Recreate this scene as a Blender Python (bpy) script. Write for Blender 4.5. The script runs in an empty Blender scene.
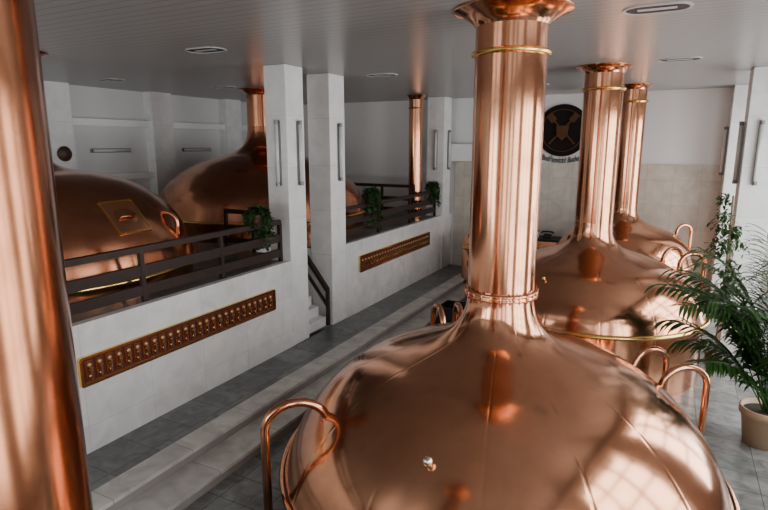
import bpy, bmesh, math, random
from mathutils import Vector, Matrix
random.seed(7)
D=bpy.data; scene=bpy.context.scene; COL=scene.collection
CEIL=5.34; PLAT=1.92; WALK=0.32

# ---------------------------------------------------------------- materials
def new_mat(name):
    m=D.materials.new(name); m.use_nodes=True
    nt=m.node_tree; b=nt.nodes['Principled BSDF']
    return m,nt,b
def simple(name,col,rough=.5,metal=0,noise=0.12,scale=6,bump=0,spec=.5):
    m,nt,b=new_mat(name)
    n=nt.nodes.new('ShaderNodeTexNoise'); n.inputs['Scale'].default_value=scale; n.inputs['Detail'].default_value=4
    tc=nt.nodes.new('ShaderNodeTexCoord'); nt.links.new(tc.outputs['Object'],n.inputs['Vector'])
    mx=nt.nodes.new('ShaderNodeMix'); mx.data_type='RGBA'
    mx.inputs['A'].default_value=(*[c*(1-noise) for c in col],1)
    mx.inputs['B'].default_value=(*[min(1,c*(1+noise)) for c in col],1)
    nt.links.new(n.outputs['Fac'],mx.inputs['Factor']); nt.links.new(mx.outputs['Result'],b.inputs['Base Color'])
    b.inputs['Roughness'].default_value=rough; b.inputs['Metallic'].default_value=metal
    b.inputs['Specular IOR Level'].default_value=spec
    if bump:
        bp=nt.nodes.new('ShaderNodeBump'); bp.inputs['Strength'].default_value=bump; bp.inputs['Distance'].default_value=.02
        nt.links.new(n.outputs['Fac'],bp.inputs['Height']); nt.links.new(bp.outputs['Normal'],b.inputs['Normal'])
    return m
def copper(name,c1,c2,r1,r2,bdist=.012,seams=0):
    m,nt,b=new_mat(name)
    N=nt.nodes.new; L=nt.links.new
    tc=N('ShaderNodeTexCoord')
    n=N('ShaderNodeTexNoise'); n.inputs['Scale'].default_value=1.6; n.inputs['Detail'].default_value=9; n.inputs['Roughness'].default_value=.72
    L(tc.outputs['Object'],n.inputs['Vector'])
    mrc=N('ShaderNodeMapRange'); mrc.inputs['From Min'].default_value=.3; mrc.inputs['From Max'].default_value=.7; L(n.outputs['Fac'],mrc.inputs['Value'])
    mx=N('ShaderNodeMix'); mx.data_type='RGBA'; mx.inputs['A'].default_value=(*c1,1); mx.inputs['B'].default_value=(*c2,1)
    L(mrc.outputs['Result'],mx.inputs['Factor']); L(mx.outputs['Result'],b.inputs['Base Color'])
    mr=N('ShaderNodeMapRange'); mr.inputs['From Min'].default_value=.3; mr.inputs['From Max'].default_value=.7
    mr.inputs['To Min'].default_value=r1; mr.inputs['To Max'].default_value=r2
    L(n.outputs['Fac'],mr.inputs['Value']); L(mr.outputs['Result'],b.inputs['Roughness'])
    b.inputs['Metallic'].default_value=1
    n2=N('ShaderNodeTexNoise'); n2.inputs['Scale'].default_value=2.0; n2.inputs['Detail'].default_value=1.5
    L(tc.outputs['Object'],n2.inputs['Vector'])
    bp=N('ShaderNodeBump'); bp.inputs['Strength'].default_value=1; bp.inputs['Distance'].default_value=bdist
    L(n2.outputs['Fac'],bp.inputs['Height'])
    last=bp
    if seams:
        s=N('ShaderNodeSeparateXYZ'); L(tc.outputs['Object'],s.inputs[0])
        a=N('ShaderNodeMath'); a.operation='ARCTAN2'; L(s.outputs['Y'],a.inputs[0]); L(s.outputs['X'],a.inputs[1])
        mu=N('ShaderNodeMath'); mu.operation='MULTIPLY'; mu.inputs[1].default_value=seams/(2*math.pi); L(a.outputs[0],mu.inputs[0])
        pp=N('ShaderNodeMath'); pp.operation='PINGPONG'; pp.inputs[1].default_value=.5; L(mu.outputs[0],pp.inputs[0])
        m2=N('ShaderNodeMapRange'); m2.interpolation_type='SMOOTHSTEP'; m2.inputs['From Min'].default_value=0; m2.inputs['From Max'].default_value=.035; L(pp.outputs[0],m2.inputs['Value'])
        b2=N('ShaderNodeBump'); b2.inputs['Strength'].default_value=1; b2.inputs['Distance'].default_value=.001
        L(m2.outputs['Result'],b2.inputs['Height']); L(bp.outputs['Normal'],b2.inputs['Normal']); last=b2
    L(last.outputs['Normal'],b.inputs['Normal'])
    return m
def tiles(name,ax,ay,w,h,c1,c2,mortar,ms,rough,offset=0.0,spec=.5,lo=.75,hi=1.12,ns=3):
    m,nt,b=new_mat(name)
    g=nt.nodes.new('ShaderNodeNewGeometry'); s=nt.nodes.new('ShaderNodeSeparateXYZ'); c=nt.nodes.new('ShaderNodeCombineXYZ')
    nt.links.new(g.outputs['Position'],s.inputs[0])
    if ax=='XY':
        ad=nt.nodes.new('ShaderNodeMath'); ad.operation='ADD'; nt.links.new(s.outputs['X'],ad.inputs[0]); nt.links.new(s.outputs['Y'],ad.inputs[1]); nt.links.new(ad.outputs[0],c.inputs[0])
    else: nt.links.new(s.outputs[ax],c.inputs[0])
    nt.links.new(s.outputs[ay],c.inputs[1])
    br=nt.nodes.new('ShaderNodeTexBrick'); br.offset=offset; br.squash=1
    br.inputs['Scale'].default_value=1; br.inputs['Brick Width'].default_value=w; br.inputs['Row Height'].default_value=h
    br.inputs['Mortar Size'].default_value=ms; br.inputs['Mortar Smooth'].default_value=.2
    br.inputs['Color1'].default_value=(*c1,1); br.inputs['Color2'].default_value=(*c2,1); br.inputs['Mortar'].default_value=(*mortar,1)
    nt.links.new(c.outputs[0],br.inputs['Vector'])
    n=nt.nodes.new('ShaderNodeTexNoise'); n.inputs['Scale'].default_value=ns; n.inputs['Detail'].default_value=8; n.inputs['Distortion'].default_value=.8
    nt.links.new(g.outputs['Position'],n.inputs['Vector'])
    mr=nt.nodes.new('ShaderNodeMapRange'); mr.inputs['From Min'].default_value=.3; mr.inputs['From Max'].default_value=.7; mr.inputs['To Min'].default_value=lo; mr.inputs['To Max'].default_value=hi
    nt.links.new(n.outputs['Fac'],mr.inputs['Value'])
    mx=nt.nodes.new('ShaderNodeVectorMath'); mx.operation='SCALE'
    nt.links.new(br.outputs['Color'],mx.inputs[0]); nt.links.new(mr.outputs['Result'],mx.inputs['Scale'])
    nt.links.new(mx.outputs[0],b.inputs['Base Color']); b.inputs['Roughness'].default_value=rough
    b.inputs['Specular IOR Level'].default_value=spec
    return m

M_cop=copper('copper_polished',(.58,.265,.145),(.75,.37,.22),.11,.18,.005,14)
M_copd=copper('copper_dark_shaded',(.44,.18,.097),(.60,.265,.15),.15,.23,.005,14)  # darker copper: dimmer lighting on the platform kettles put into the colour
M_copp=copper('copper_pipe',(.60,.27,.148),(.73,.35,.205),.12,.18,.0012)
M_copk=copper('copper_dark_pipe',(.36,.14,.07),(.48,.205,.11),.14,.2,.0012)
M_brass=simple('brass',(.80,.54,.18),.22,1,.1,10)
M_silver=simple('silver_metal',(.75,.70,.60),.25,1,.1,10)
M_stone=tiles('white_stone_yz','Y','Z',.95,.65,(.72,.72,.71),(.78,.78,.77),(.58,.58,.57),.004,.45,lo=.85,hi=1.05)
M_col=tiles('column_stone','XY','Z',5.0,.9,(.75,.75,.745),(.79,.79,.78),(.58,.58,.57),.004,.5,lo=.88,hi=1.04)
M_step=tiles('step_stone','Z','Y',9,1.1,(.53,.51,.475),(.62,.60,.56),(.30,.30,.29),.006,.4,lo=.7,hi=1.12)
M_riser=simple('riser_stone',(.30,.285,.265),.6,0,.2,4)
M_floor=tiles('floor_tiles','X','Y',.62,.42,(.155,.168,.168),(.245,.252,.246),(.11,.11,.11),.007,.22,lo=.6,hi=1.25,ns=5)
M_walk=tiles('walkway_tiles','X','Y',.6,.6,(.115,.122,.12),(.185,.19,.187),(.08,.08,.08),.008,.35,lo=.6,hi=1.25,ns=5)
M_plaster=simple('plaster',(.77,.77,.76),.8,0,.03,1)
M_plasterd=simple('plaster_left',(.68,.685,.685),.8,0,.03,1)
M_dado=tiles('dado_tiles','X','Z',.62,.62,(.55,.505,.435),(.60,.555,.485),(.47,.43,.37),.007,.4,lo=.82,hi=1.08)
M_dark=simple('dark_wood',(.03,.017,.013),.5,0,.3,10,spec=.3)
M_black=simple('black_plastic',(.02,.02,.022),.5,0,.2,10,spec=.3)
M_white=simple('white_paint',(.86,.86,.85),.4,0,.04,5)
M_rim=simple('lamp_rim_grey',(.42,.42,.42),.4,0,.04,5)
M_lamp=simple('frosted_tube',(.60,.62,.60),.3,0,.05,5)
M_lampm=simple('lamp_metal',(.18,.18,.17),.4,.6,.05,5)
M_red=simple('enamel_red_brown',(.10,.022,.012),.35,0,.2,8)
M_brown=simple('dark_brown',(.06,.025,.015),.5,0,.2,8)
M_plate=simple('red_copper_plate',(.24,.065,.03),.3,.6,.3,8)
M_ivory=simple('ivory_face',(.60,.44,.22),.3,.5,.1,8)
M_terra=simple('terracotta',(.46,.33,.21),.6,0,.2,6)
M_potd=simple('dark_pot',(.10,.06,.04),.6,0,.2,6)
M_soil=simple('soil',(.03,.02,.012),.95,0,.4,30,.5)
M_bark=simple('bark',(.16,.11,.06),.85,0,.3,20,.4)
M_leaf=simple('leaf_green',(.030,.085,.016),.33,0,.5,5)
M_leaf2=simple('leaf_dark',(.024,.066,.015),.45,0,.5,8)
M_frame=simple('window_frame',(.10,.09,.08),.5,0,.1,8)
M_emb=simple('emblem_dark',(.012,.009,.008),.7,0,.3,8,spec=.12)
M_embb=simple('emblem_bronze',(.085,.038,.014),.6,0,.3,8,spec=.2)

m,nt,b=new_mat('ceiling_slats'); M_ceil=m
g=nt.nodes.new('ShaderNodeNewGeometry'); s=nt.nodes.new('ShaderNodeSeparateXYZ'); nt.links.new(g.outputs['Position'],s.inputs[0])
dv=nt.nodes.new('ShaderNodeMath'); dv.operation='DIVIDE'; dv.inputs[1].default_value=.16; nt.links.new(s.outputs['Y'],dv.inputs[0])
fr=nt.nodes.new('ShaderNodeMath'); fr.operation='FRACT'; nt.links.new(dv.outputs[0],fr.inputs[0])
lt=nt.nodes.new('ShaderNodeMath'); lt.operation='LESS_THAN'; lt.inputs[1].default_value=.11; nt.links.new(fr.outputs[0],lt.inputs[0])
mx=nt.nodes.new('ShaderNodeMix'); mx.data_type='RGBA'; mx.inputs['A'].default_value=(.27,.265,.26,1); mx.inputs['B'].default_value=(.11,.11,.11,1)
nt.links.new(lt.outputs[0],mx.inputs['Factor']); nt.links.new(mx.outputs['Result'],b.inputs['Base Color'])
b.inputs['Roughness'].default_value=.3

# ---------------------------------------------------------------- helpers
def link(o): COL.objects.link(o); return o
def mesh_obj(name,verts,faces,mat,smooth=False,parent=None,loc=(0,0,0)):
    me=D.meshes.new(name); me.from_pydata([tuple(v) for v in verts],[],faces); me.validate(); 
    bm=bmesh.new(); bm.from_mesh(me); bmesh.ops.recalc_face_normals(bm,faces=bm.faces); bm.to_mesh(me); bm.free()
    if smooth:
        for p in me.polygons: p.use_smooth=True
    me.materials.append(mat); o=D.objects.new(name,me); o.location=loc; link(o)
    if parent: o.parent=parent
    return o
class G:
    def __init__(s): s.v=[]; s.f=[]
    def add(s,v,f):
        n=len(s.v); s.v+= [Vector(x) for x in v]; s.f+=[tuple(i+n for i in q) for q in f]; return s
    def box(s,lo,hi):
        x0,y0,z0=lo; x1,y1,z1=hi
        return s.add([(x0,y0,z0),(x1,y0,z0),(x1,y1,z0),(x0,y1,z0),(x0,y0,z1),(x1,y0,z1),(x1,y1,z1),(x0,y1,z1)],
          [(0,3,2,1),(4,5,6,7),(0,1,5,4),(1,2,6,5),(2,3,7,6),(3,0,4,7)])
    def beam(s,p0,p1,w,h):
        p0=Vector(p0);p1=Vector(p1); d=(p1-p0).normalized(); up=Vector((0,0,1)) if abs(d.z)<.95 else Vector((0,1,0))
        a=d.cross(up).normalized()*w/2; c=a.cross(d).normalized()*h/2
        return s.add([p0-a-c,p0+a-c,p0+a+c,p0-a+c,p1-a-c,p1+a-c,p1+a+c,p1-a+c],
          [(0,3,2,1),(4,5,6,7),(0,1,5,4),(1,2,6,5),(2,3,7,6),(3,0,4,7)])
    def lathe(s,prof,seg=96,c=(0,0)):
        v=[];f=[];n=len(prof)
        for r,z in prof:
            for k in range(seg):
                a=2*math.pi*k/seg; v.append((c[0]+r*math.cos(a),c[1]+r*math.sin(a),z))
        for i in range(n-1):
            for k in range(seg):
                k2=(k+1)%seg; f.append((i*seg+k,i*seg+k2,(i+1)*seg+k2,(i+1)*seg+k))
        return s.add(v,f)
    def tube(s,pts,r,seg=14,cap=True):
        pts=[Vector(p) for p in pts]; n=len(pts); v=[];f=[]
        prev=None
        for i,p in enumerate(pts):
            d=(pts[min(i+1,n-1)]-pts[max(i-1,0)]).normalized()
            if prev is None:
                u=d.cross(Vector((0,0,1)) if abs(d.z)<.9 else Vector((1,0,0))).normalized()
            else:
                u=(prev-d*prev.dot(d)).normalized()
            prev=u; w=d.cross(u)
            for k in range(seg):
                a=2*math.pi*k/seg; v.append(p+u*r*math.cos(a)+w*r*math.sin(a))
        for i in range(n-1):
            for k in range(seg):
                k2=(k+1)%seg; f.append((i*seg+k,i*seg+k2,(i+1)*seg+k2,(i+1)*seg+k))
        if cap:
            f.append(tuple(range(seg))[::-1]); f.append(tuple((n-1)*seg+k for k in range(seg)))
        return s.add(v,f)
    def torus(s,R,z,r,seg=96,rs=12):
        prof=[(R+r*math.cos(2*math.pi*k/rs),z+r*math.sin(2*math.pi*k/rs)) for k in range(rs+1)]
        return s.lathe(prof,seg)
    def obj(s,name,mat,smooth=False,parent=None,loc=(0,0,0),bevel=0):
        o=mesh_obj(name,s.v,s.f,mat,smooth,parent,loc)
        if bevel:
            b=o.modifiers.new('bevel','BEVEL'); b.width=bevel; b.segments=2; b.limit_method='ANGLE'
        return o
def crom(pts,n=8):
    P=[Vector(p) for p in pts]; P=[2*P[0]-P[1]]+P+[2*P[-1]-P[-2]]; out=[]
    for i in range(1,len(P)-2):
        for k in range(n):
            t=k/n; a,b_,c,d=P[i-1],P[i],P[i+1],P[i+2]
            out.append(.5*((2*b_)+(c-a)*t+(2*a-5*b_+4*c-d)*t*t+(-a+3*b_-3*c+d)*t**3))
    out.append(P[-2]); return out
def root(name,loc,label,cat,group=None):
    o=D.objects.new(name,None); o.location=loc; o.empty_display_size=.2; link(o); o['label']=label; o['category']=cat
    if group: o['group']=group
    return o
def tag(o,label,cat,group=None):
    o['label']=label; o['category']=cat
    if group: o['group']=group
    return o
def struct(o): o['kind']='structure'; return o
def copy_thing(r,loc,rotz=None,label=None):
    n=r.copy(); link(n); n.location=loc
    if rotz is not None: n.rotation_euler=(0,0,rotz)
    if label: n['label']=label
    for ch in r.children:
        c=ch.copy(); c.parent=n; link(c)
        for g2 in ch.children:
            c2=g2.copy(); c2.parent=c; link(c2)
    return n

# ---------------------------------------------------------------- shell
XL,XR,YB,YF=-12.4,2.6,-5.0,16.0
struct(G().box((XL-.2,YB-.2,-.2),(XR+.2,YF+.2,0)).obj('floor',M_floor))
g=G(); g.box((XL-.2,YB-.2,CEIL),(XR+.2,YF+.2,CEIL+.2)); struct(g.obj('ceiling',M_ceil))
struct(G().box((-6.0,YB,0),(-5.28,YF,WALK-.002)).obj('floor',M_walk))
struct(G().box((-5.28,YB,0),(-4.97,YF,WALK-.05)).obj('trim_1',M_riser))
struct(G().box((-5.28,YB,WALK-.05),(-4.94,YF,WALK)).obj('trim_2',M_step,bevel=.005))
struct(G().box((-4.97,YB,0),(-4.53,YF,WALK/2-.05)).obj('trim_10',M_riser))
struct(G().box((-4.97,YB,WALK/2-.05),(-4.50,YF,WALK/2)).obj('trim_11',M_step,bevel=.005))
for (z0,z1,mm,nm) in ((0,PLAT-.03,M_stone,'wall_stairwell'),(PLAT-.03,PLAT,M_walk,'floor')):
    g=G(); g.box((XL,YB,z0),(-6.12,8.37,z1)); g.box((XL,9.28,z0),(-6.12,YF,z1)); g.box((XL,8.37,z0),(-7.42,9.28,z1))
    struct(g.obj(nm,mm))
g=G(); g.box((-6.12,YB,0),(-6.0,7.89,PLAT+.02)); g.box((-6.12,9.8,0),(-6.0,YF,PLAT+.02)); struct(g.obj('wall_platform',M_stone))
struct(G().box((XL-.2,YF,0),(XR+.2,YF+.2,CEIL)).obj('wall_back',M_plaster))
struct(G().box((-5.9,YF-.04,0),(XR,YF,3.46)).obj('wall_back_dado',M_dado))
struct(G().box((-5.9,YF-.06,3.46),(XR,YF,3.50)).obj('trim_3',M_dado))
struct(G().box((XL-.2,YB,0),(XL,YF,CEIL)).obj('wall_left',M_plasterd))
for i,y in enumerate((4.6,7.75,10.6,13.3)):
    struct(G().box((XL,y-.33,PLAT),(XL+.3,y+.33,CEIL)).obj('trim_%d'%(4+i),M_col))
struct(G().box((XL,YB,4.44),(XL+.22,YF,4.60)).obj('trim_8',M_white))
struct(G().box((XL,YB,3.15),(XL+.22,YF,3.3)).obj('trim_12',M_white))
struct(G().box((XL+.22,YF-.16,3.0),(-6.6,YF,3.12)).obj('trim_9',M_white))
SILL,HEAD=.55,4.75
RW=[(-4.2,-1.4),(-.4,2.4),(3.4,6.3),(7.6,11.4),(12.8,15.4)]
g=G(); g.box((XR,YB,0),(XR+.3,YF,SILL)); g.box((XR,YB,HEAD),(XR+.3,YF,CEIL))
ys=[YB]+[v for w in RW for v in w]+[YF]
for k in range(0,len(ys),2): g.box((XR,ys[k],SILL),(XR+.3,ys[k+1],HEAD))
struct(g.obj('wall_right',M_plaster))
for i,(a,b_) in enumerate(RW):
    g=G(); f=.06
    g.box((XR+.1,a,SILL),(XR+.18,a+f,HEAD)); g.box((XR+.1,b_-f,SILL),(XR+.18,b_,HEAD))
    g.box((XR+.1,a,SILL),(XR+.18,b_,SILL+f)); g.box((XR+.1,a,HEAD-f),(XR+.18,b_,HEAD))
    n=3
    for k in range(1,n): y=a+(b_-a)*k/n; g.box((XR+.1,y-f,SILL),(XR+.18,y+f,HEAD))
    for z in (1.6,2.65,3.7): g.box((XR+.1,a,z-f/2),(XR+.18,b_,z+f/2))
    struct(g.obj('window_%d'%(i+1),M_frame))
BW=[(-11,-8.2),(-7.4,-4.8),(-3.0,-1.0),(.2,2.2)]  # left two openings are unseen windows added to light the left room
g=G(); g.box((XL,YB-.3,0),(XR,YB,1.2)); g.box((XL,YB-.3,4.6),(XR,YB,CEIL))
xs=[XL]+[v for w in BW for v in w]+[XR]
for k in range(0,len(xs),2): g.box((xs[k],YB-.3,1.2),(xs[k+1],YB,4.6))
struct(g.obj('wall_front',M_plaster))
for i,(a,b_) in enumerate(BW):
    g=G(); f=.06
    for k in range(4): x=a+(b_-a)*k/3; g.box((x-f/2,YB-.18,1.2),(x+f/2,YB-.1,4.6))
    for z in (1.22,2.1,2.95,3.8,4.58): g.box((a,YB-.18,z-f/2),(b_,YB-.1,z+f/2))
    struct(g.obj('window_%d'%(i+6),M_frame))

# ---------------------------------------------------------------- columns
def column(x0,y0,x1,y1,z0,label):
    g=G().box((0,0,0),(x1-x0,y1-y0,CEIL-z0)); o=g.obj('column',M_col,loc=(x0,y0,z0),bevel=.012); tag(o,label,'column','white columns'); return o
column(-6.46,7.89,-6.0,8.4,WALK,'square white stone column beside the stair opening')
column(-6.52,9.25,-6.0,9.8,WALK,'square white stone column at the end of the gauge-panel wall')
column(-6.5,15.2,-5.96,15.75,WALK,'square white stone column near the back wall')
column(1.08,12.0,1.6,12.6,0,'square white column near the leafy tree and windows')
column(1.05,15.3,1.6,15.95,0,'square white column against the tiled wall')

def wall_lamp(loc,rot,label):
    r=root('wall_lamp',loc,label,'lamp','tube wall lamps'); r.rotation_euler=(0,0,rot)
    G().box((-.04,-.03,-.56),(.04,0,.56)).obj('backplate',M_lampm,parent=r,bevel=.004)
    G().tube([(0,-.06,-.5),(0,-.06,.5)],.034).obj('glass_tube',M_lamp,True,parent=r)
    G().tube([(0,-.06,.5),(0,-.06,.57)],.038).obj('end_cap',M_lampm,parent=r)
    G().tube([(0,-.06,-.57),(0,-.06,-.5)],.038).obj('end_cap',M_lampm,parent=r)
    return r
zc=3.85
WL=wall_lamp((-6.18,7.89,zc),0,'vertical frosted tube wall lamp on a white column')
h=math.pi/2
for loc,rot in [((-6.0,8.2,zc),h),((-6.0,9.55,zc),h),((-6.2,15.2,zc),0),((-5.96,15.5,zc),h),((1.08,12.3,zc),-h),((1.3,12.0,zc),0),((1.05,15.6,zc),-h)]:
    copy_thing(WL,loc,rot)
lw=None
for y,z in ((9.2,3.86),(12.0,3.86),(15.0,3.86)):
    if lw is None:
        lw=root('wall_light',(XL,y,z),'long horizontal grey wall light on the plaster wall','lamp','horizontal wall lights')
        G().box((0,-.55,-.05),(.03,.55,.05)).obj('backplate',M_lampm,parent=lw)
        G().tube([(.06,-.5,0),(.06,.5,0)],.035).obj('glass_tube',M_lamp,True,parent=lw)
    else: copy_thing(lw,(XL,y,z))
o=G().lathe([(0,.0),(.16,0),(.17,.03),(.15,.06),(0,.07)],32).obj('wall_speaker',M_brown,True,loc=(XL+.3,7.8,3.8)); o.rotation_euler=(0,math.pi/2,0); tag(o,'small round dark brown wall disc on a pilaster','speaker')

cl=root('ceiling_light',(-.30,6.5,CEIL),'recessed rounded rectangular ceiling light with dark grille','light','recessed ceiling lights')
def rrect(w,h,r,n=6):
    out=[]
    for cx,cy,a0 in ((w-r,h-r,0),(-w+r,h-r,90),(-w+r,-h+r,180),(w-r,-h+r,270)):
        for k in range(n+1):
            a=math.radians(a0+90*k/n); out.append((cx+r*math.cos(a),cy+r*math.sin(a)))
    return out
def ringmesh(outer,inner,z0,z1):
    n=len(outer); v=[(x,y,z0) for x,y in outer]+[(x,y,z1) for x,y in outer]+[(x,y,z1) for x,y in inner]+[(x,y,z0) for x,y in inner]; f=[]
    for L in range(4):
        M=(L+1)%4
        for k in range(n): k2=(k+1)%n; f.append((L*n+k,L*n+k2,M*n+k2,M*n+k))
    return v,f
v,f=ringmesh(rrect(.32,.2,.18),rrect(.29,.17,.15),0,-.012); G().add(v,f).obj('rim',M_rim,parent=cl)
rr=rrect(.29,.17,.15); G().add([(x,y,-.004) for x,y in rr],[tuple(range(len(rr)))]).obj('grille',M_black,parent=cl)
G().box((-.18,-.04,-.01),(.18,.04,-.005)).obj('glass_tube',M_rim,parent=cl)
for p in ((-.08,10.4),(-6.15,6.25),(-10.7,8.1),(-5.25,10.0),(-9.65,10.3),(-3.0,13.2)):
    copy_thing(cl,(p[0],p[1],CEIL))

# ---------------------------------------------------------------- kettles
def kettle(loc,prof,ztop,rc,zneck,zrim,R,mat,label,rings=True,flare=.6,body=True,z0=0,pipe=None):
    r=root('copper_kettle',loc,label,'kettle','copper brewing kettles')
    bz=loc[2]; pm=pipe or (M_copp if mat is M_cop else mat)
    P=[(p.x,p.y) for p in crom([(a,b_,0) for a,b_ in prof],8)]
    P=[(a,b_-bz) for a,b_ in P]
    G().lathe(P,128).obj('dome',mat,True,parent=r)
    zt=ztop-bz; zn=zneck-bz
    fh=.17*flare/.6
    G().lathe([(rc,zn-.02),(rc,zt-fh)],96).obj('chimney',pm,True,parent=r)
    pf=[(p.x,p.y) for p in crom([(rc,zt-fh,0),(rc+(flare-rc)*.18,zt-fh*.72,0),(rc+(flare-rc)*.55,zt-fh*.36,0),(flare,zt-fh*.10,0)],5)]+[(flare+.006,zt-fh*.05),(flare,zt-.003)]
    G().lathe(pf,128).obj('chimney_collar',pm,True,parent=r)
    if mat is M_cop:
        G().torus(rc+.014,zt-fh-.26,.028,64).obj('brass_ring',M_brass,True,parent=r)
    if rings:
        g=G(); g.lathe([(rc,zn-.04),(rc+.035,zn-.04),(rc+.035,zn-.012),(rc+.02,zn),(rc+.035,zn+.012),(rc+.035,zn+.04),(rc,zn+.04)],64)
        fl=g.obj('flange',mat,True,parent=r)
        bolt=None
        for k in range(24):
            a=2*math.pi*k/24; x=(rc+.03)*math.cos(a); y=(rc+.03)*math.sin(a)
            if bolt is None: bolt=G().tube([(0,0,-.055),(0,0,.055)],.010,6).obj('bolt',mat,True,parent=fl,loc=(x,y,zn))
            else:
                c=bolt.copy(); c.location=(x,y,zn); link(c)
    zr=zrim-bz
    G().lathe([(R,zr),(R+.05,zr),(R+.07,zr-.03),(R+.05,zr-.06),(R-.02,zr-.06)],128).obj('rim',M_brass if body=='brass' else mat,True,parent=r)
    G().lathe([(R-.03,zr-.05),(R-.03,max(z0,.0))],128).obj('body',mat,True,parent=r)
    return r
def arch(r,az,z_top,Ri,Ro,z_in,z_out,rad=.05,mat=None,name='pipe_handle'):
    a=math.radians(az); d=Vector((math.cos(a),math.sin(a),0)); w=Ro-Ri
    pts=[d*Ri+Vector((0,0,z_in)), d*(Ri-.01)+Vector((0,0,z_top-w*.42))]
    for k in range(1,12):
        t=math.pi*(1-k/12); c=(Ri+Ro)/2; pts.append(d*(c+w/2*math.cos(t))+Vector((0,0,z_top-w*.42+w*.42*math.sin(t))))
    pts+= [d*Ro+Vector((0,0,z_top-w*.42)), d*Ro+Vector((0,0,z_out))]
    g=G().tube(pts,rad); o=g.obj(name,mat or M_copp,True,parent=r)
    G().tube([d*Ri+Vector((0,0,z_in-.02)),d*Ri+Vector((0,0,z_in+.03))],rad*1.5).obj('pipe_collar',M_copp,True,parent=o)
    return o
def knob(r,p,n,s=1,mat=None):
    mat=mat or M_silver
    p=Vector(p); n=Vector(n).normalized()
    o=G().tube([p-n*.05,p+n*.05*s],.022*s).obj('knob',mat,True,parent=r)
    pf=[(.045*math.sin(math.pi*k/10)+.0005,-.045*math.cos(math.pi*k/10)) for k in range(11)]
    c=p+n*.08*s
    G().lathe([(a*s,b_*s) for a,b_ in pf],24).obj('knob_ball',mat,True,parent=o,loc=c)
    return o

K1=(-1.60,5.90,0)
prof1=[(.365,2.40),(.374,2.27),(.41,2.13),(.50,1.985),(.68,1.86),(.98,1.74),(1.33,1.61),(1.68,1.43),(2.0,1.16),(2.27,.81),(2.44,.42)]
k1=kettle(K1,prof1,CEIL,.365,2.40,.42,2.44,M_cop,'large polished copper brewing kettle with tall chimney and bolted neck flange')
for az in (48,33): arch(k1,az,1.40,2.02,2.60,1.08,0.02,.04)
arch(k1,223,1.36,1.98,2.64,1.12,.02,.047)
arch(k1,129,1.54,2.05,2.58,1.05,.02,.045); arch(k1,121,1.54,2.05,2.58,1.05,.02,.045)
knob(k1,(-.05,-1.86,1.27),(-.05,-.6,.8),1.0)
prof2=[(.33,2.62),(.338,2.48),(.37,2.34),(.455,2.215),(.64,2.11),(.96,2.005),(1.32,1.865),(1.64,1.64),(1.86,1.36),(1.95,1.10)]
k2=kettle((-1.23,10.7,0),prof2,CEIL,.33,2.62,1.10,1.95,M_cop,'polished copper brewing kettle with brass rim band and tall chimney',rings=False,flare=.47,body='brass')
for az in (44,27): arch(k2,az,2.02,1.66,2.12,1.55,.02,.04)
arch(k2,110,2.08,1.55,2.12,1.65,.02,.04)
knob(k2,(-.55,-1.38,1.75),(-.3,-.6,.7),.7,M_brass)
G().beam((-.12,-1.94,.0),(-.12,-1.94,1.08),.03,.02).obj('brass_seam',M_brass,parent=k2)
prof3=[(.28,2.62),(.285,2.49),(.315,2.37),(.40,2.26),(.58,2.16),(.90,2.05),(1.21,1.88),(1.44,1.63),(1.56,1.35)]
k3=kettle((-.98,14.3,0),prof3,CEIL,.28,2.62,1.35,1.56,M_cop,'smaller polished copper kettle standing by the tiled back wall',rings=False,flare=.4)
arch(k3,30,2.1,1.35,1.7,1.7,.02,.035)
prof0=[(.365,2.40),(.37,2.26),(.41,2.05),(.52,1.85),(.72,1.68),(1.0,1.5),(1.3,1.25),(1.5,.95),(1.58,.7),(1.6,.55)]
k0=kettle((-1.88,.74,0),prof0,CEIL,.365,2.40,.55,1.6,M_cop,'copper brewing kettle with tall thick dark polished chimney',rings=False,pipe=M_copk)
profB0=[(.32,4.45),(.337,4.28),(.385,4.11),(.49,3.95),(.72,3.81),(1.08,3.70),(1.48,3.55),(1.90,3.28),(2.22,2.89),(2.38,2.38)]
profA=[(.32,4.15),(.325,4.0),(.35,3.84),(.43,3.71),(.66,3.62),(1.06,3.55),(1.48,3.41),(1.90,3.14),(2.22,2.74),(2.38,2.22)]
kA=kettle((-8.8,5.0,PLAT),profA,CEIL,.32,4.15,2.22,2.38,M_copd,'shade-darkened copper kettle with brass-framed hatch on the raised platform',rings=False,flare=.5,body='brass')
arch(kA,28,2.98-PLAT,1.88,2.28,2.8-PLAT,0.02,.035)
profB=[(a if a<.5 else a*(1+.10*(a-.5)/1.86),z) for a,z in profB0]
kB=kettle((-9.33,11.2,PLAT),profB,CEIL,.32,4.45,2.38,2.62,M_copd,'shade-darkened copper kettle with flared chimney on the raised platform',rings=False,flare=.5,body='brass')
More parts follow.
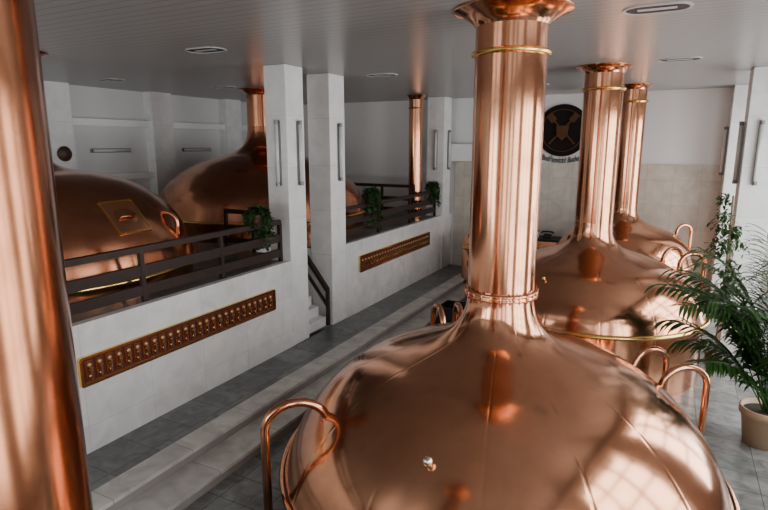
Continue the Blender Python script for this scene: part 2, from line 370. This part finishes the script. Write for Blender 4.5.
def hatch(r,az,R0,z0,R1,z1,w):
    a=math.radians(az); d=Vector((math.cos(a),math.sin(a),0)); t=Vector((-math.sin(a),math.cos(a),0))
    p0=d*R0+Vector((0,0,z0)); p1=d*R1+Vector((0,0,z1)); up=(p1-p0); n=t.cross(up).normalized()
    if n.z<0: n=-n
    def quadbox(x0,x1,y0,y1,h0,h1):
        v=[]
        for hh in (h0,h1):
            for (x,y) in ((x0,y0),(x1,y0),(x1,y1),(x0,y1)): v.append(p0+t*x+up*y+n*hh)
        return v,[(0,3,2,1),(4,5,6,7),(0,1,5,4),(1,2,6,5),(2,3,7,6),(3,0,4,7)]
    h=G().add(*quadbox(-w/2,w/2,0,1,-.12,.05)).obj('hatch',M_copp,parent=r,bevel=.02)
    g=G(); e=.009
    g.add(*quadbox(-w/2-e,-w/2+e,-.03,1.03,-.1,.055)); g.add(*quadbox(w/2-e,w/2+e,-.03,1.03,-.1,.055))
    g.add(*quadbox(-w/2,w/2,-.03,.01,-.1,.053)); g.add(*quadbox(-w/2,w/2,.99,1.03,-.1,.053))
    g.obj('hatch_frame',M_brass,parent=h)
    pts=[p0+t*-.12+up*.45+n*.04,p0+t*-.12+up*.45+n*.09,p0+t*.12+up*.45+n*.09,p0+t*.12+up*.45+n*.04]
    G().tube(pts,.013,8).obj('hatch_handle',M_copd,True,parent=h)
hatch(kA,5,2.16,2.78-PLAT,1.80,3.18-PLAT,.54)

pr=root('copper_pipe',(-6.5,14.4,PLAT),'slim vertical copper pipe rising from platform to ceiling','pipe')
G().lathe([(.19,0),(.19,CEIL-PLAT-.12)],40).obj('pipe_shaft',M_copp,True,parent=pr)
G().lathe([(.19,CEIL-PLAT-.12),(.24,CEIL-PLAT-.05),(.27,CEIL-PLAT-.003)],40).obj('pipe_collar',M_copp,True,parent=pr)
G().torus(.195,CEIL-PLAT-.35,.02,40).obj('brass_ring',M_brass,True,parent=pr)
vt=root('copper_vat',(-4.55,14.9,0),'small domed copper vat beside the back column','vat')
P=[(p.x,p.y) for p in crom([(.02,1.78,0),(.25,1.74,0),(.5,1.58,0),(.62,1.35,0),(.64,1.2,0)],6)]
G().lathe(P+[(.64,1.2),(.64,.0)],64).obj('body',M_cop,True,parent=vt)
G().torus(.65,1.2,.025,64).obj('brass_ring',M_brass,True,parent=vt)
# dark crate on the floor
cr=root('storage_crate',(-4.02,11.25,0),'dark open crate standing on the tiled floor','crate')
g=G(); g.box((-.35,-.3,0),(.35,.3,.03))
g.obj('base',M_black,parent=cr)
for (lo_,hi_) in (((-.35,-.3,.03),(.35,-.27,.5)),((-.35,.27,.03),(.35,.3,.5)),((-.35,-.27,.03),(-.32,.27,.5)),((.32,-.27,.03),(.35,.27,.5))):
    G().box(lo_,hi_).obj('side_panel',M_black,parent=cr,bevel=.005)

# ---------------------------------------------------------------- railings
def railing(p0,p1,h,label,npost,rails=(.2,.45,.72),bh=.14):
    p0=Vector(p0);p1=Vector(p1); d=p1-p0; r=root('railing',p0,label,'railing')
    for k in range(npost):
        q=d*(k/(npost-1)); G().beam(q,q+Vector((0,0,h)),.06,.06).obj('post',M_dark,parent=r)
    for z in rails:
        top=(z==rails[-1]); G().beam(Vector((0,0,z)),d+Vector((0,0,z)),.09 if top else .05,.08 if top else bh).obj('rail',M_dark,parent=r)
    return r
z=PLAT+.001
railing((-6.2,-1.0,z),(-6.2,7.84,z),.70,'dark wooden three-bar railing along the platform edge',7,(.16,.43,.72))
railing((-6.2,9.86,z),(-6.2,15.15,z),.70,'dark wooden railing above the second gauge panel',4)
railing((-6.5,8.3,z),(-7.9,8.3,z),.75,'dark wooden railing beside the stair well',3,(.2,.45,.78),.1)
railing((-6.35,13.95,z),(-8.3,13.95,z),.95,'dark wooden railing crossing the platform',3,(.3,.6,.95),.1)
st=root('staircase',(-6.0,8.825,WALK),'narrow pale stone staircase rising between two columns','staircase')
n=8; rise=(PLAT-WALK)/n; run=.172
for k in range(n-1):
    G().box((-.12-run*(k+1)-.02,-.325,0 if k==0 else rise*k-.001),(-.12-run*k,.325,rise*(k+1))).obj('step',M_col,parent=st,bevel=.006)
railing((-6.1,9.203,WALK+.001),(-7.35,9.203,PLAT+.0),.75,'sloping dark handrail of the staircase',2,(.4,.75),.05)

# ---------------------------------------------------------------- gauge panels
def gpanel(yc,zc,ln,ht,n,label):
    r=root('instrument_board',(-6.0,yc,zc),label,'instrument board','copper instrument boards')
    out=rrect(ln/2,ht/2,.035); inn=rrect(ln/2-.028,ht/2-.028,.02)
    v,f=ringmesh(out,inn,0,.045); v=[(z_,x,y) for x,y,z_ in v]; G().add(v,f).obj('frame',M_brass,parent=r)
    v=[(.012,x,y) for x,y in inn]; G().add(v,[tuple(range(len(v)))]).obj('backplate',M_red,parent=r)
    me=None
    for k in range(n):
        y=-ln/2+.13+(ln-.26)*k/(n-1)
        if me is None:
            base=G().box((.012,-.048,-.12),(.026,.048,.12)).obj('gauge',M_plate,parent=r,loc=(0,y,0),bevel=.004)
            face=G().tube([(.026,0,.070),(.044,0,.070)],.026,20).obj('gauge_face',M_ivory,True,parent=base)
            nut=G().tube([(.026,0,-.07),(.05,0,-.07)],.024,6).obj('gauge_nut',M_brass,True,parent=base)
            nd=G().beam((.055,0,-.11),(.06,.0,.045),.018,.022).obj('lever',M_silver,parent=base)
            bar=G().beam((.045,-.035,.015),(.045,.035,.015),.012,.018).obj('crossbar',M_brass,parent=base)
            me=(base,face,nut,nd,bar)
        else:
            c=me[0].copy(); c.location=(0,y,0); c.parent=r; link(c)
            for q in me[1:]:
                c2=q.copy(); c2.parent=c; link(c2)
    return r
gpanel(5.55,1.36,3.62,.37,26,'long red-brown instrument board with brass frame and small levers')
gpanel(12.28,1.41,3.95,.38,28,'brass-framed red-brown instrument board beyond the stair columns')

# ---------------------------------------------------------------- emblem
em=root('wall_emblem',(-2.81,YF,4.38),'round dark wall emblem with crossed bronze tools and lettering','emblem')
R_=.70
vv=[(R_*math.cos(2*math.pi*k/64),-.05,R_*math.sin(2*math.pi*k/64)) for k in range(64)]+[(R_*math.cos(2*math.pi*k/64),0,R_*math.sin(2*math.pi*k/64)) for k in range(64)]
G().add(vv,[tuple(range(64))]+[(k,(k+1)%64,64+(k+1)%64,64+k) for k in range(64)]).obj('disc',M_emb,parent=em)
G().beam((-.34,-.075,-.36),(.26,-.075,.30),.02,.045).obj('tool_shaft',M_embb,parent=em)
G().beam((.34,-.09,-.36),(-.26,-.09,.30),.02,.045).obj('tool_shaft',M_embb,parent=em)
G().beam((.22,-.08,.25),(.38,-.08,.43),.03,.16).obj('ladle_head',M_embb,parent=em)
G().beam((-.22,-.08,.25),(-.38,-.08,.43),.03,.18).obj('shovel_head',M_embb,parent=em)
G().add([(-.17,-.07,.13),(.17,-.07,.13),(.13,-.07,-.15),(0,-.07,-.26),(-.13,-.07,-.15),(-.17,-.11,.13),(.17,-.11,.13),(.13,-.11,-.15),(0,-.11,-.26),(-.13,-.11,-.15)],[(0,1,2,3,4),(5,6,7,8,9),(0,1,6,5),(1,2,7,6),(2,3,8,7),(3,4,9,8),(4,0,5,9)]).obj('relief_shield',M_embb,parent=em)
G().torus(.56,.055,.012,64).obj('ring',M_embb,True,parent=em).rotation_euler=(math.pi/2,0,0)
tcu=D.curves.new('lettering','FONT'); tcu.body='Bud\u011bjovick\u00fd Budvar'; tcu.size=.20; tcu.extrude=.006; tcu.align_x='CENTER'; tcu.shear=.25; tcu.offset=.003
to=D.objects.new('lt_tmp',tcu); link(to); bpy.context.view_layer.update()
me=D.meshes.new_from_object(to.evaluated_get(bpy.context.evaluated_depsgraph_get())); D.objects.remove(to)
xx=[v.co.x for v in me.vertices]; mid=(max(xx)+min(xx))/2; sc=1.08/(max(xx)-min(xx))
for v in me.vertices:
    v.co.x=(v.co.x-mid)*sc; v.co.y=v.co.y*1.15+.32*v.co.x**2
me.materials.clear(); me.materials.append(M_black); lo=D.objects.new('lettering',me); link(lo); lo.parent=em; lo.rotation_euler=(math.pi/2,0,0); lo.location=(.02,-.01,-.875)
o=G().box((0,0,0),(1.0,.25,.5)).obj('wall_box',M_white,loc=(-5.94,YF-.27,3.52),bevel=.01); tag(o,'short white boxed beam beside the far column','beam')

dk=root('control_cabinet',(-2.9,15.5,0),'tall dark copper-fronted cabinet by the back wall','cabinet')
G().box((-.55,-.3,0),(.55,.3,1.42)).obj('body',M_copd,parent=dk,bevel=.02)
G().box((-.6,-.34,1.42),(.6,.34,1.47)).obj('top',M_dark,parent=dk,bevel=.01)
t=root('telephone',(-2.95,15.4,1.47),'black desk telephone on the cabinet','telephone')
G().add([(-.12,-.12,0),(.12,-.12,0),(.12,.12,0),(-.12,.12,0),(-.11,-.1,.05),(.11,-.1,.05),(.1,.1,.12),(-.1,.1,.12)],[(0,3,2,1),(4,5,6,7),(0,1,5,4),(1,2,6,5),(2,3,7,6),(3,0,4,7)]).obj('body',M_black,parent=t,bevel=.01)
G().tube(crom([(-.16,.05,.13),(-.13,.05,.17),(0,.05,.18),(.13,.05,.17),(.16,.05,.13)],4),.025,10).obj('handset',M_black,True,parent=t)
t=root('paper_box',(-3.3,15.4,1.47),'small white box with lid on the cabinet','box')
G().box((-.11,-.1,0),(.11,.1,.18)).obj('body',M_white,parent=t,bevel=.006); G().box((-.12,-.11,.17),(.12,.11,.2)).obj('lid',M_black,parent=t)

# ---------------------------------------------------------------- plants
def leaf_strip(g,base,dir,length,width,droop,n=7):
    d=Vector(dir).normalized(); p=Vector(base); side=d.cross(Vector((0,0,1)))
    if side.length<.01: side=Vector((1,0,0))
    side.normalize(); v=[];f=[]; step=length/n
    for k in range(n+1):
        t=k/n; w=width*math.sin(math.pi*min(.97,(t*.85+.12)))*.5
        up=side.cross(d).normalized()
        v+= [p-side*w+up*w*.3,p,p+side*w+up*w*.3]
        d=(d+Vector((0,0,-droop/n*(.4+t)))).normalized(); p=p+d*step
    for k in range(n):
        a=3*k; f+=[(a,a+1,a+4,a+3),(a+1,a+2,a+5,a+4)]
    g.add(v,f)
def pot(r,R,H,mat=None):
    G().lathe([(.001,.0),(R*.72,0),(R*.9,H*.8),(R,H*.82),(R,H),(R*.9,H),(R*.86,H*.86),(.001,H*.86)],40).obj('pot',mat or M_terra,True,parent=r)
    G().lathe([(R*.87,H*.88),(.001,H*.9)],30).obj('soil',M_soil,parent=r)
def frond(r,base,az,length,el,droop,nl=28,ll=.44):
    a=math.radians(az); d=Vector((math.cos(a)*math.cos(el),math.sin(a)*math.cos(el),math.sin(el))); p=Vector(base); pts=[p.copy()]; N=16
    for k in range(N):
        d=(d+Vector((0,0,-droop/N*(.3+1.5*k/N)))).normalized(); p=p+d*length/N; pts.append(p.copy())
    G().tube(pts,.009,6).obj('frond_stem',M_leaf,True,parent=r)
    g=G()
    for k in range(nl):
        t=.25+.75*k/(nl-1); i=min(N-1,int(t*N)); q=pts[i].lerp(pts[i+1],t*N-i); dd=(pts[i+1]-pts[i]).normalized()
        side=dd.cross(Vector((0,0,1))).normalized()
        for sg in (-1,1):
            ld=dd*.75+side*sg*.8+Vector((0,0,random.uniform(-.1,.2)))
            leaf_strip(g,q,ld,ll*(1-.55*abs(t-.5))*random.uniform(.85,1.1),.045,random.uniform(.8,1.6),5)
    g.obj('frond_leaves',M_leaf,True,parent=r)
def palm(loc,label,stems,R=.3,H=.42,nl=42,w=.055,mat=None):
    r=root('potted_palm',loc,label,'plant'); pot(r,R,H)
    for (sx,sy,sh,lx,ly,l0,l1) in stems:
        pts=crom([(sx,sy,H*.8),(sx+lx*.3,sy+ly*.3,H+(sh-H)*.5),(sx+lx,sy+ly,sh)],6)
        G().tube(pts,.022,8).obj('stem',M_bark,True,parent=r)
        g=G()
        for k in range(nl):
            a=random.uniform(0,2*math.pi); el=random.uniform(-.1,1.3)
            dd=(math.cos(a)*math.cos(el),math.sin(a)*math.cos(el),math.sin(el))
            leaf_strip(g,(sx+lx,sy+ly,sh-random.uniform(0,.25)),dd,random.uniform(l0,l1),w,random.uniform(1.2,2.4))
        g.obj('leaves',mat or M_leaf,True,parent=r)
    return r
pp=palm((1.38,8.5,0),'large potted palm with long arching narrow fronds near the windows',
   [(.02,.02,1.9,-.05,-.1,.6,.95),(.05,-.05,2.5,.1,-.05,.5,.8)],R=.30,H=.52,nl=50,w=.06)
for az,ln,el,dr in ((180,2.2,1.33,1.75),(200,2.2,1.28,1.7),(160,2.0,1.28,1.7),(215,2.0,1.33,1.8),(190,1.8,1.1,1.4),(240,1.9,1.33,1.6),(270,1.6,1.2,1.5),(300,1.8,1.3,1.2),(135,1.8,1.25,1.5),(350,1.9,1.4,.9),(20,1.8,1.35,1.0),(225,1.4,1.0,1.2),(175,2.4,1.42,2.0),(205,2.4,1.40,2.0),(188,2.3,1.25,1.75),(250,2.4,1.44,1.2),(170,2.3,1.33,1.9),(210,2.2,1.25,1.8),(230,2.5,1.47,1.3),(185,1.5,1.1,1.6),(100,1.9,1.35,1.2)):
    frond(pp,(random.uniform(-.06,.06),random.uniform(-.06,.06),.48),az+random.uniform(-6,6),ln,el,dr)
def ficus(loc,label,H,R,n,leaf=.09,potR=.22,potH=.35,zlow=.9):
    r=root('potted_tree',loc,label,'plant'); pot(r,potR,potH,M_potd)
    G().tube([(0,0,potH*.8),(.03,.02,H*.5),(0,0,H*.92)],.016,8).obj('stem',M_bark,True,parent=r)
    g=G(); gb=G()
    for b_ in range(24):
        a=random.uniform(0,6.28); z0=random.uniform(zlow,H*.88); e=Vector((math.cos(a)*R*random.uniform(.5,1),math.sin(a)*R*random.uniform(.5,1),z0+random.uniform(-.35,.25)))
        s0=Vector((0,0,z0)); gb.tube([s0,(s0+e)/2+Vector((0,0,.05)),e],.007,5)
        for k in range(n//24):
            p=s0.lerp(e,random.uniform(.2,1.05))+Vector([random.uniform(-.09,.09) for _ in range(3)])
            dd=Vector((random.uniform(-1,1),random.uniform(-1,1),random.uniform(-.8,.5)))
            leaf_strip(g,p,dd,leaf*random.uniform(.8,1.4),leaf*.5,.8,3)
    gb.obj('branches',M_bark,True,parent=r); g.obj('leaves',M_leaf2,True,parent=r)
    return r
ficus((.95,11.35,0),'tall leafy green plant beside a white column',3.4,.34,760,leaf=.105,potR=.17,potH=.28,zlow=1.3)
def basket(loc,label,s=1,n=90):
    r=root('railing_plant',loc,label,'plant','trailing plants on the railings')
    G().lathe([(.001,0),(.09*s,0),(.12*s,.14*s),(.125*s,.16*s),(.10*s,.16*s),(.001,.13*s)],24).obj('pot',M_potd,True,parent=r)
    g=G(); gv=G()
    for k in range(16):
        a=random.uniform(0,6.28); rr_=random.uniform(.13,.22)*s; L=random.uniform(.15,.62)*s
        pts=crom([(0,0,.15*s),(math.cos(a)*rr_*.6,math.sin(a)*rr_*.6,.24*s),(math.cos(a)*rr_,math.sin(a)*rr_,.12*s),(math.cos(a)*rr_*1.1,math.sin(a)*rr_*1.1,.12*s-L)],5)
        gv.tube(pts,.005,5)
        for p in pts[2:]:
            for q in range(3):
                dd=Vector((random.uniform(-1,1),random.uniform(-1,1),random.uniform(-.6,.6)))
                leaf_strip(g,p,dd,.10*s*random.uniform(.8,1.3),.065*s,.8,3)
    gv.obj('vines',M_leaf2,True,parent=r)
    g.obj('leaves',M_leaf2,True,parent=r); return r
zt=PLAT+.765
basket((-6.2,7.25,zt),'trailing green plant in a pot on the railing near a column',1.0)
basket((-6.2,11.15,zt),'trailing green plant on the railing above the instrument board',1.15)
basket((-6.2,14.95,zt),'bushy green plant on the railing beside the back column',.9)

# ---------------------------------------------------------------- light
def area(name,loc,rot,sx,sy,power,col=(1,1,1)):
    l=D.lights.new(name,'AREA'); l.shape='RECTANGLE'; l.size=sx; l.size_y=sy; l.energy=power; l.color=col
    o=D.objects.new(name,l); o.location=loc; o.rotation_euler=rot; link(o); return o
for (a,b_),k in zip(RW,(.8,.9,1.0,1.1,1.35)):
    area('window_daylight',(XR+.45,(a+b_)/2,(SILL+HEAD)/2),(0,math.pi/2,0),HEAD-SILL,b_-a,260*k*(b_-a)/2.8,(.985,.995,1))
for (a,b_),p in zip(BW,(235,225,50,80)):  # stronger left pair is added to brighten the left room, source unseen
    area('window_daylight',((a+b_)/2,YB-.45,2.9),(math.pi/2,0,0),b_-a,3.4,p,(.985,.995,1))
w=D.worlds.new('World'); scene.world=w; w.use_nodes=True
w.node_tree.nodes['Background'].inputs[0].default_value=(.9,.95,1,1); w.node_tree.nodes['Background'].inputs[1].default_value=.8

cam=D.cameras.new('Camera'); co=D.objects.new('Camera',cam); link(co); co.location=(0,0,4.0)
co.rotation_euler=(math.radians(90-11.3),0,math.radians(27.5)); cam.lens=552/768*36; cam.sensor_width=36; cam.clip_start=.05
scene.camera=co
